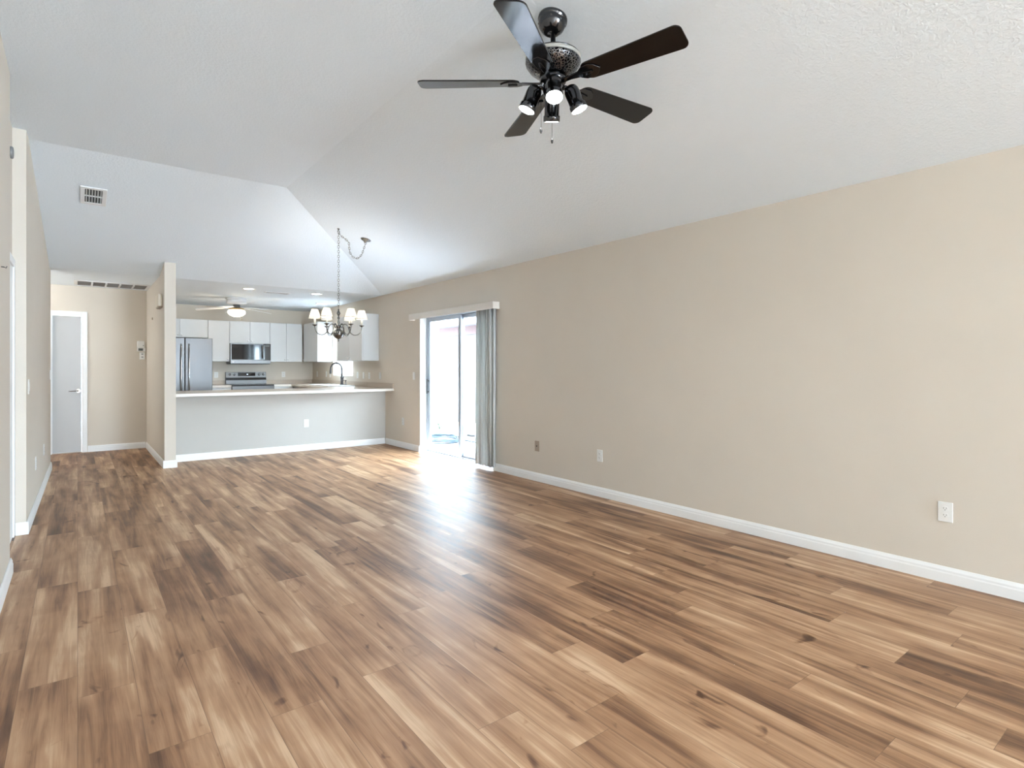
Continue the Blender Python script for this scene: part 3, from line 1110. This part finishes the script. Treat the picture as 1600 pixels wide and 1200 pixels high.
zc0 = 1.925 - hz
m = MB()
chain([(0, 0, -.045), (0, 0, zc0)], m)
m.build('hanging_chain', M['nickel'], chd)
ctrl = [(0.004, 0, -.052), (.03, 0, -.080), (.085, 0, -.112), (.122, 0, -.142), (.126, 0, -.20), (.137, 0, -.262), (.17, 0, -.305), (.21, 0, -.320), (.25, 0, -.302), (.282, 0, -.26), (.306, 0, -.19), (.326, -.01, -.118)]
m = MB()
chain(ctrl, m)
m.tube(ctrl, .0022, 6)
m.build('swag_chain', M['nickel'], chd)
sf = slope_frame(2.703, 6.34)
sf2 = sf.copy()
sf2.translation = sf.translation - Vector((hx, hy, hz))
m = MB()
m.lathe([(.062, -.001), (.060, -.007), (.045, -.015), (.025, -.024), (.016, -.034), (.010, -.045)], 32, sf2)
m.build('canopy', M['nickel'], chd)
# turned stem and ball
Z = lambda z: z - hz
m = MB()
m.lathe([(.002, Z(1.925)), (.010, Z(1.915)), (.006, Z(1.905)), (.016, Z(1.885)), (.022, Z(1.868)), (.012, Z(1.85)), (.007, Z(1.835)), (.014, Z(1.82)), (.014, Z(1.81)), (.007, Z(1.80)),
         (.012, Z(1.78)), (.015, Z(1.765)), (.009, Z(1.745)), (.012, Z(1.735)), (.030, Z(1.725)), (.034, Z(1.715)), (.018, Z(1.705)), (.022, Z(1.69)), (.03, Z(1.685))], 24)
m.build('stem', M['nickel'], chd)
m = MB()
m.lathe([(.028, Z(1.686)), (.048, Z(1.672)), (.061, Z(1.648)), (.063, Z(1.632)), (.055, Z(1.606)), (.038, Z(1.588)), (.016, Z(1.578)), (.008, Z(1.570)), (.011, Z(1.562)), (.006, Z(1.553)), (.001, Z(1.543))], 32)
m.build('ball', M['nickel'], chd)
for k in range(6):
    a = R(160.5 + 60 * k)
    ca, sa = cos(a), sin(a)

    def P(r_, z_):
        return (r_ * ca, r_ * sa, Z(z_))
    prof = [(.032, 1.700), (.050, 1.735), (.072, 1.748), (.094, 1.735), (.108, 1.705), (.120, 1.668), (.142, 1.638), (.175, 1.622), (.212, 1.628), (.240, 1.652), (.254, 1.688), (.258, 1.722)]
    # smooth the polyline
    sm_ = []
    for i in range(len(prof) - 1):
        p0, p1, p2, p3 = prof[max(i - 1, 0)], prof[i], prof[i + 1], prof[min(i + 2, len(prof) - 1)]
        for t_ in (0, .33, .67):
            sm_.append(tuple(.5 * ((2 * p1[j]) + (-p0[j] + p2[j]) * t_ + (2 * p0[j] - 5 * p1[j] + 4 * p2[j] - p3[j]) * t_ ** 2 + (-p0[j] + 3 * p1[j] - 3 * p2[j] + p3[j]) * t_ ** 3) for j in (0, 1)))
    sm_.append(prof[-1])
    m = MB()
    m.tube([P(*q) for q in sm_], .0055, 10)
    arm = m.build('arm', M['nickel'], chd)
    off = Matrix.Translation(P(.258, 1.722))
    MB().lathe([(.006, -.004), (.012, .0), (.028, .010), (.030, .014), (.012, .016)], 24, off).build('drip_cup', M['nickel'], arm)
    MB().lathe([(.0115, .0165), (.0115, .090), (.008, .092)], 16, off).build('candle_sleeve', M['candle'], arm)
    MB().lathe([(.004, .093), (.012, .105), (.015, .120), (.010, .138), (.002, .15)], 14, off).build('bulb', M['bulb_glow'], arm)
    m = MB()
    m.lathe([(.066, .088), (.0355, .192), (.0345, .192), (.065, .088)], 32, off, cap=False)
    m.build('shade', M['shade'], arm)
    m = MB()
    m.lathe([(.0668, .0875), (.0653, .0935), (.0660, .0935), (.0675, .0875)], 32, off, cap=False)
    m.lathe([(.0364, .188), (.0352, .1925), (.0360, .1925), (.0371, .188)], 32, off, cap=False)
    for j in range(6):
        aa = 2 * pi * j / 6 + .3
        m.tube([off @ Vector((.0665 * cos(aa), .0665 * sin(aa), .088)), off @ Vector((.036 * cos(aa), .036 * sin(aa), .192))], .0008, 5)
    m.build('shade_braid', M['shade_trim'], arm)
    lamp('candle_lamp', 'POINT', P(.258, 1.722 + .155), .5, (1, .93, .82), (0, 0, 0), arm, shadow_soft_size=.012)


# ------------------------------------------------------------------ kitchen wall cabinets
def knob(parent, x, y, z, d='y'):
    m = MB()
    q = Matrix.Translation((x, y, z)) @ (Matrix.Rotation(R(90), 4, 'X') if d == 'y' else Matrix.Rotation(R(-90), 4, 'Y'))
    m.lathe([(.005, .0), (.005, .012), (.013, .016), (.015, .022), (.010, .027), (.001, .028)], 16, q)
    return m.build('knob', M['white_metal'], parent)


UC = 'white wall cabinets over the kitchen counters'


def upper_back(x0, x1, z0, z1, ndoors, label, depth=.31, knobs=()):
    """cabinet on the back wall, doors facing the camera"""
    t = thing('wall_cabinet', label, 'cabinet', ((x0 + x1) / 2, YB, z0), 0, UC)
    wd, h = (x1 - x0) / 2, z1 - z0
    B(-wd + .0005, wd - .0005, -depth, -.001, 0, h).build('carcass', M['cabinet'], t)
    for i in range(ndoors):
        a, b = -wd + 2 * wd * i / ndoors + .002, -wd + 2 * wd * (i + 1) / ndoors - .002
        d = B(a, b, -depth - .020, -depth - .001, .002, h - .002).build('door', M['cabinet'], t, bevel=.002)
        if i in knobs or not knobs:
            side = knobs[i] if isinstance(knobs, dict) else (1 if i % 2 == 0 and ndoors > 1 else -1)
            knob(d, (b - .03) if side > 0 else (a + .03), -depth - .0205, .045)
    return t


ZU0, ZU1 = 1.36, 2.14
upper_back(1.02, 1.94, 1.80, ZU1, 2, 'short white wall cabinet directly above the refrigerator', knobs={0: 1, 1: -1})
upper_back(1.942, 2.308, ZU0, ZU1, 1, 'tall white wall cabinet between refrigerator and microwave', knobs={0: 1})
upper_back(2.310, 3.042, 1.715, ZU1, 2, 'short white two-door wall cabinet directly above the microwave', knobs={0: 1, 1: -1})
upper_back(3.044, 3.68, ZU0, ZU1, 2, 'tall white two-door wall cabinet right of the microwave', knobs={0: 1, 1: -1})


def upper_right(y0, y1, ndoors, label, depth=.30, z0=ZU0, z1=ZU1):
    t = thing('wall_cabinet', label, 'cabinet', (XR, (y0 + y1) / 2, z0), 0, UC)
    wd, h = (y1 - y0) / 2, z1 - z0
    B(-depth + .02, -.001, -wd + .0005, wd - .0005, 0, h).build('carcass', M['cabinet'], t)
    for i in range(ndoors):
        a, b = -wd + 2 * wd * i / ndoors + .002, -wd + 2 * wd * (i + 1) / ndoors - .002
        d = B(-depth, -depth + .019, a, b, .002, h - .002).build('door', M['cabinet'], t, bevel=.002)
        knob(d, -depth - .0005, b - .03 if i % 2 == 0 else a + .03, .045, 'x')
    return t


upper_right(11.0, 11.85, 1, 'white corner wall cabinet left of the kitchen window, bright end panel')
upper_right(8.84, 9.94, 2, 'white wall cabinet on the right wall nearest the dining area')

# ------------------------------------------------------------------ base cabinets (mostly behind the bar)


def base_cab(x0, x1, y0, y1, face, label, doors=2):
    t = thing('base_cabinet', label, 'cabinet', ((x0 + x1) / 2, (y0 + y1) / 2, 0), 0, 'white base cabinets under the kitchen counters')
    a, b = (x1 - x0) / 2, (y1 - y0) / 2
    B(-a, a, -b, b, .10, .873).build('carcass', M['cabinet'], t)
    B(-a + .05, a - .05, -b + .05, b - .05, .001, .10).build('toe_kick', M['trim'], t)
    for i in range(doors):
        if face == '-y':
            p, q = -a + 2 * a * i / doors + .003, -a + 2 * a * (i + 1) / doors - .003
            d = B(p, q, -b - .02, -b - .001, .11, .86).build('door', M['cabinet'], t)
            knob(d, q - .03 if i % 2 == 0 else p + .03, -b - .0205, .80)
        elif face == '-x':
            p, q = -b + 2 * b * i / doors + .003, -b + 2 * b * (i + 1) / doors - .003
            d = B(-a - .02, -a - .001, p, q, .11, .86).build('door', M['cabinet'], t)
            knob(d, -a - .0205, q - .03 if i % 2 == 0 else p + .03, .80, 'x')
    return t


base_cab(1.955, 2.285, 11.60, 12.19, '-y', 'white base cabinet between refrigerator and range', 1)
base_cab(3.045, 3.40, 11.60, 12.19, '-y', 'white base cabinet right of the range', 1)
base_cab(3.425, 3.99, 11.20, 12.19, '', 'white base cabinet in the kitchen back corner', 0)
base_cab(3.425, 3.99, 9.30, 9.72, '-x', 'white base cabinet on the right wall below the row of plates', 1)
pc = base_cab(.99, 3.99, 8.71, 9.22, '', 'white base cabinet run behind the breakfast bar wall', 0)

# ------------------------------------------------------------------ countertops with splash
ct = thing('bar_countertop', 'long beige laminate breakfast bar top with front edge coloured lighter as lit', 'countertop', (2.49, 8.75, .874))
B(-1.515, 1.508, -.478, .52, 0, .038).build('top', M['counter'], ct, bevel=.003)
B(-1.515, 1.508, -.486, -.4785, -.002, .0375).build('front_edge', M['counter_edge_lit'], ct, bevel=.002)
B(1.488, 1.5085, -.478, .518, .0385, .118).build('splash', M['splash'], ct, bevel=.002)
ct = thing('countertop', 'beige laminate counter along the right wall and kitchen back corner', 'countertop', (3.7, 10.7, .874))
m = MB()
m.prism([(-.655, .87), (-.32, .87), (-.32, .02), (.298, .02), (.298, 1.498), (-.655, 1.498)], 0, .038)
m.prism([(-.32, -1.425), (.298, -1.425), (.298, -.995), (-.32, -.995)], 0, .038)
m.prism([(-.32, -.995), (-.245, -.995), (-.245, .02), (-.32, .02)], 0, .038)
m.prism([(.215, -.995), (.298, -.995), (.298, .02), (.215, .02)], 0, .038)
m.build('top', M['counter'], ct, bevel=.002)
m = MB()
m.box(-.327, -.3205, -1.425, .862, -.002, .0375)
m.box(-.655, -.327, .862, .8695, -.002, .0375)
m.build('front_edge', M['counter_edge_lit'], ct)
m = MB()
m.box(.278, .2985, -1.425, 1.478, .0385, .118)
m.box(-.655, .2985, 1.478, 1.4985, .0385, .118)
m.build('splash', M['splash'], ct, bevel=.002)
ct = thing('countertop', 'short beige counter piece between refrigerator and range', 'countertop', (2.12, 11.89, .874))
B(-.165, .163, -.31, .308, 0, .038).build('top', M['counter'], ct, bevel=.002)
B(-.165, .163, -.3175, -.3105, -.002, .0375).build('front_edge', M['counter_edge_lit'], ct)
B(-.165, .163, .288, .3085, .0385, .118).build('splash', M['splash'], ct, bevel=.002)

# ------------------------------------------------------------------ sink, faucet, soap pump
sk = thing('kitchen_sink', 'white enamel double-bowl sink set in the counter under the window', 'sink', (3.685, 10.21, .912))
m = MB()
x0, x1, y0, y1 = -.245, .245, -.52, .525
for a, b, c_, d_ in ((x0, x1, y0, y0 + .05), (x0, x1, y1 - .05, y1), (x0, x0 + .045, y0 + .05, y1 - .05), (.155, x1, y0 + .05, y1 - .05), (x0 + .045, .155, -.015, .02)):
    m.box(a, b, c_, d_, .0008, .016)
m.build('rim', M['sink'], sk, bevel=.005)
for a, b in ((y0 + .051, -.016), (.021, y1 - .051)):
    m = MB()
    m.box(x0 + .046, x0 + .051, a, b, -.17, .0)
    m.box(.149, .154, a, b, -.17, .0)
    m.box(x0 + .051, .149, a, a + .005, -.17, .0)
    m.box(x0 + .051, .149, b - .005, b, -.17, .0)
    m.box(x0 + .046, .154, a, b, -.175, -.17)
    bw = m.build('bowl', M['sink'], sk)
    MB().lathe([(.001, -.169), (.038, -.169), (.042, -.167), (.001, -.1665)], 20, Matrix.Translation((-.04, (a + b) / 2, 0))).build('drain', M['chrome'], bw)

fc = thing('kitchen_faucet', 'tall chrome gooseneck faucet standing at the sink', 'faucet', (3.885, 10.21, .929))
MB().lathe([(.034, .0), (.034, .008), (.026, .014), (.023, .03), (.023, .12), (.026, .125), (.026, .14), (.016, .148)], 24).build('body', M['faucet'], fc)
pts = [(0, 0, .14), (0, 0, .26)]
for i in range(13):
    a = pi * i / 12
    pts.append((-.0 - .075 * (1 - cos(a)), .09 * (1 - cos(a)) * .9, .29 + .11 * sin(a)))
pts += [(-.153, .166, .235), (-.156, .169, .20)]
MB().tube(pts, [.0155] * (len(pts) - 2) + [.019, .017], 14).build('spout', M['faucet'], fc)
m = MB()
m.cyl((0, -.02, .085), (0, -.05, .09), .012, 12)
m.tube([(0, -.05, .09), (.0, -.075, .13), (0, -.085, .16)], [.009, .007, .006], 10)
m.build('handle', M['faucet'], fc)
sp = thing('soap_dispenser', 'small dark soap dispenser beside the chrome faucet', 'soap dispenser', (3.885, 10.02, .929))
MB().lathe([(.022, .0), (.022, .006), (.014, .012), (.012, .045), (.009, .05)], 18).build('base', M['chrome'], sp)
m = MB()
m.lathe([(.006, .05), (.006, .07), (.016, .072), (.016, .083), (.004, .085)], 16)
m.tube([(0, 0, .078), (-.03, 0, .082), (-.055, 0, .076)], .005, 8)
m.build('pump', M['black'], sp)

# ------------------------------------------------------------------ refrigerator
fr = thing('refrigerator', 'stainless steel french-door refrigerator with two long bar handles', 'refrigerator', (1.495, 12.17, 0))
B(-.43, .44, -.68, -.005, .03, 1.765).build('cabinet', M['steel_dark'], fr, bevel=.004)
for s, a, b in ((-1, -.437, .003), (1, .010, .443)):
    d = B(a, b, -.76, -.684, .62, 1.772).build('door', M['steel'], fr, bevel=.008, bseg=3)
    x = -.055 if s < 0 else .068
    m = MB()
    m.tube([(x, -.765, .72), (x, -.80, .74), (x, -.806, .80), (x, -.808, 1.1), (x, -.806, 1.58), (x, -.80, 1.64), (x, -.765, 1.66)], [.012] * 7, 10)
    m.build('handle', M['chrome'], d)
d = B(-.437, .443, -.76, -.684, .06, .612).build('freezer_drawer', M['steel'], fr, bevel=.008, bseg=3)
m = MB()
m.tube([(-.36, -.765, .53), (-.36, -.805, .53), (.36, -.805, .53), (.36, -.765, .53)], .012, 10)
m.build('handle', M['chrome'], d)
m = MB()
for a in (-.38, .38):
    for b in (-.62, -.1):
        m.cyl((a, b, .001), (a, b, .03), .02, 12)
m.build('feet', M['black'], fr)

# ------------------------------------------------------------------ microwave over the range
mw = thing('microwave', 'stainless over-range microwave with dark glass door under the short cabinet', 'microwave', (2.676, YB, 1.31))
B(-.364, .364, -.37, -.002, .012, .402).build('case', M['steel_dark'], mw, bevel=.003)
d = B(-.364, .225, -.405, -.372, .078, .400).build('door', M['steel_h'], mw, bevel=.003)
B(-.348, .222, -.408, -.4055, .088, .385).build('door_glass', M['black_glass'], d, bevel=.001)
B(.227, .364, -.405, -.372, .078, .400).build('control_panel', M['black_glass'], mw, bevel=.003)
lo = B(-.364, .364, -.405, -.372, .012, .076).build('vent_strip', M['steel_h'], mw, bevel=.003)
B(-.335, -.305, -.4062, -.4052, .038, .046).build('badge', M['plastic'], lo)
m = MB()
m.tube([(.205, -.409, .11), (.205, -.44, .125), (.205, -.44, .35), (.205, -.409, .365)], .008, 8)
m.build('handle', M['chrome'], d)
B(.25, .34, -.4062, -.4052, .345, .375).build('display', M['lcd'], mw)
B(-.36, .36, -.36, -.02, .0, .011).build('underside', M['black'], mw)

# ------------------------------------------------------------------ range
rg = thing('kitchen_range', 'stainless electric range with four knobs on its black and steel back panel', 'range', (2.665, 12.18, 0))
B(-.375, .372, -.60, -.005, .03, .895).build('body', M['steel_dark'], rg)
B(-.377, .374, -.64, -.075, .896, .915).build('cooktop', M['black_glass'], rg, bevel=.004)
m = MB()
for cx, cy, r_ in ((-.19, -.2, .08), (.19, -.2, .1), (-.19, -.47, .1), (.19, -.47, .08)):
    m.lathe([(r_ - .002, .9154), (r_, .9158), (r_ + .002, .9154)], 32, Matrix.Translation((cx, cy, 0)), cap=False)
m.build('burner_rings', M['track'], rg)
bp = MB().prism([(-.075, .916), (-.008, .916), (-.008, 1.155), (-.045, 1.155)], -.375, .372, Matrix(((0, 0, 1, 0), (1, 0, 0, 0), (0, 1, 0, 0), (0, 0, 0, 1)))).build('back_panel', M['steel_h'], rg, bevel=.003)
# the front of the back panel leans back: y from -.075 at z=.916 to -.045 at 1.155
lean = lambda z, o=.001: -.075 + (z - .916) / .239 * .03 - o


def panel(x0, x1, z0, z1, th, mat, nm):
    m = MB()
    pr = [(lean(z0, .0006), z0), (lean(z0, th), z0), (lean(z1, th), z1), (lean(z1, .0006), z1)]
    m.prism(pr, x0, x1, Matrix(((0, 0, 1, 0), (1, 0, 0, 0), (0, 1, 0, 0), (0, 0, 0, 1))))
    return m.build(nm, mat, bp)


panel(-.155, .165, 1.075, 1.14, .003, M['black_glass'], 'display_panel')
panel(-.372, .369, .995, 1.045, .003, M['black_glass'], 'black_band')
panel(.005, .03, 1.105, 1.115, .0038, M['display'], 'clock_digits')
for x in (-.305, -.225, .235, .315):
    m = MB()
    yk = lean(1.105, .001)
    m.lathe([(.024, .0), (.024, .006), (.019, .009), (.017, .028), (.001, .029)], 20, Matrix.Translation((x, yk, 1.105)) @ Matrix.Rotation(R(83), 4, 'X'))
    m.build('knob', M['chrome'], rg)
B(-.377, .374, -.66, -.602, .80, .894).build('front_rail', M['steel_h'], rg, bevel=.006)
d = B(-.37, .367, -.645, -.602, .22, .795).build('oven_door', M['steel_h'], rg, bevel=.004)
B(-.27, .267, -.648, -.6455, .36, .66).build('oven_window', M['black_glass'], d)
m = MB()
m.tube([(-.33, -.648, .74), (-.33, -.70, .74), (.327, -.70, .74), (.327, -.648, .74)], .012, 10)
m.build('handle', M['chrome'], d)
B(-.37, .367, -.64, -.602, .05, .212).build('drawer', M['steel_h'], rg, bevel=.004)
m = MB()
for a in (-.34, .34):
    for b in (-.56, -.06):
        m.cyl((a, b, .001), (a, b, .03), .018, 12)
m.build('feet', M['black'], rg)

# ------------------------------------------------------------------ outdoors
GZ = -.10
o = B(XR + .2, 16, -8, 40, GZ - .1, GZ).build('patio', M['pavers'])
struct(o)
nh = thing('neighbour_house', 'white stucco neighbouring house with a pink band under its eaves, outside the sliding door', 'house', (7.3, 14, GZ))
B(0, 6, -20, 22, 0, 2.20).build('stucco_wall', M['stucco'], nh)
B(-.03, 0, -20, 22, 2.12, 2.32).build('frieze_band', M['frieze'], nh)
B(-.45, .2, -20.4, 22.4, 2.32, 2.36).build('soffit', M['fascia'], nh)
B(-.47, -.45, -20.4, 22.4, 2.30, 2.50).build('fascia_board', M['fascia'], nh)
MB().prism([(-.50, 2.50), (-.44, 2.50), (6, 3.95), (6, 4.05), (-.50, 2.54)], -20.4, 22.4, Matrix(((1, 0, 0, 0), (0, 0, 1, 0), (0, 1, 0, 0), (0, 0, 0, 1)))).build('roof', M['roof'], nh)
hs = thing('garden_hose', 'blue-grey garden hose coiled on the pink patio outside the sliding door', 'hose', (5.3, 8.95, GZ))
random.seed(3)
m = MB()
pts = []
for i in range(220):
    a = i * 2 * pi / 40
    rr = .36 + .05 * sin(i * .37) + .02 * random.random()
    pts.append((rr * cos(a) * .8, rr * sin(a) * 1.2, .014 + .014 * (i // 40) + .01 * sin(i * .2)))
m.tube(pts, .012, 8)
m.build('coil', M['hose'], hs)
m = MB()
m.tube([(.3, -.2, .02), (.32, -.7, .014), (.22, -1.4, .013), (.10, -2.2, .013), (.05, -3.2, .013)], .012, 8)
m.build('trailing_end', M['hose'], hs)
MB().cyl((.34, -.3, .11), (.42, -.42, .10), .022, 12).build('nozzle', M['black'], hs)


def shrub(name, label, loc, h, n, seed):
    random.seed(seed)
    t = thing(name, label, 'plant', loc, 0, 'small plants along the neighbouring wall')
    st = MB()
    lf = MB()
    for i in range(n):
        a, ln, tilt = random.uniform(0, 2 * pi), h * random.uniform(.5, 1), random.uniform(.1, .7)
        tip = Vector((cos(a) * sin(tilt), sin(a) * sin(tilt), cos(tilt))) * ln
        st.tube([(0, 0, 0), tip * .5 + Vector((0, 0, .02)), tip], [.005, .004, .002], 5)
        for j in range(5):
            p = tip * random.uniform(.4, 1)
            mm = Matrix.Translation(p) @ Matrix.Rotation(random.uniform(0, 6.28), 4, 'Z') @ Matrix.Rotation(random.uniform(-.9, .9), 4, 'Y')
            lf.prism([(0, 0), (.02, -.013), (.05, 0), (.02, .013)], 0, .001, mm)
    st.build('stems', M['leaf'], t)
    lf.build('foliage', M['leaf'], t)


shrub('leafy_plant', 'small leafy plant at the foot of the neighbouring wall, left in the sliding door', (6.75, 12.9, GZ), .30, 16, 1)
shrub('border_plant', 'low sparse plant on the patio left of the hose coil', (6.2, 10.6, GZ), .22, 12, 2)
random.seed(8)
m = MB()
for i in range(170):
    y = random.uniform(6.5, 14.0)
    r_ = random.uniform(.03, .075)
    m.ball((7.12 + random.uniform(-.14, .10), y, GZ + r_ * .45), r_, .65, 8)
tag(m.build('border_stones', M['pebble']), 'strip of pale stones along the foot of the neighbouring wall', 'stones', kind='stuff')
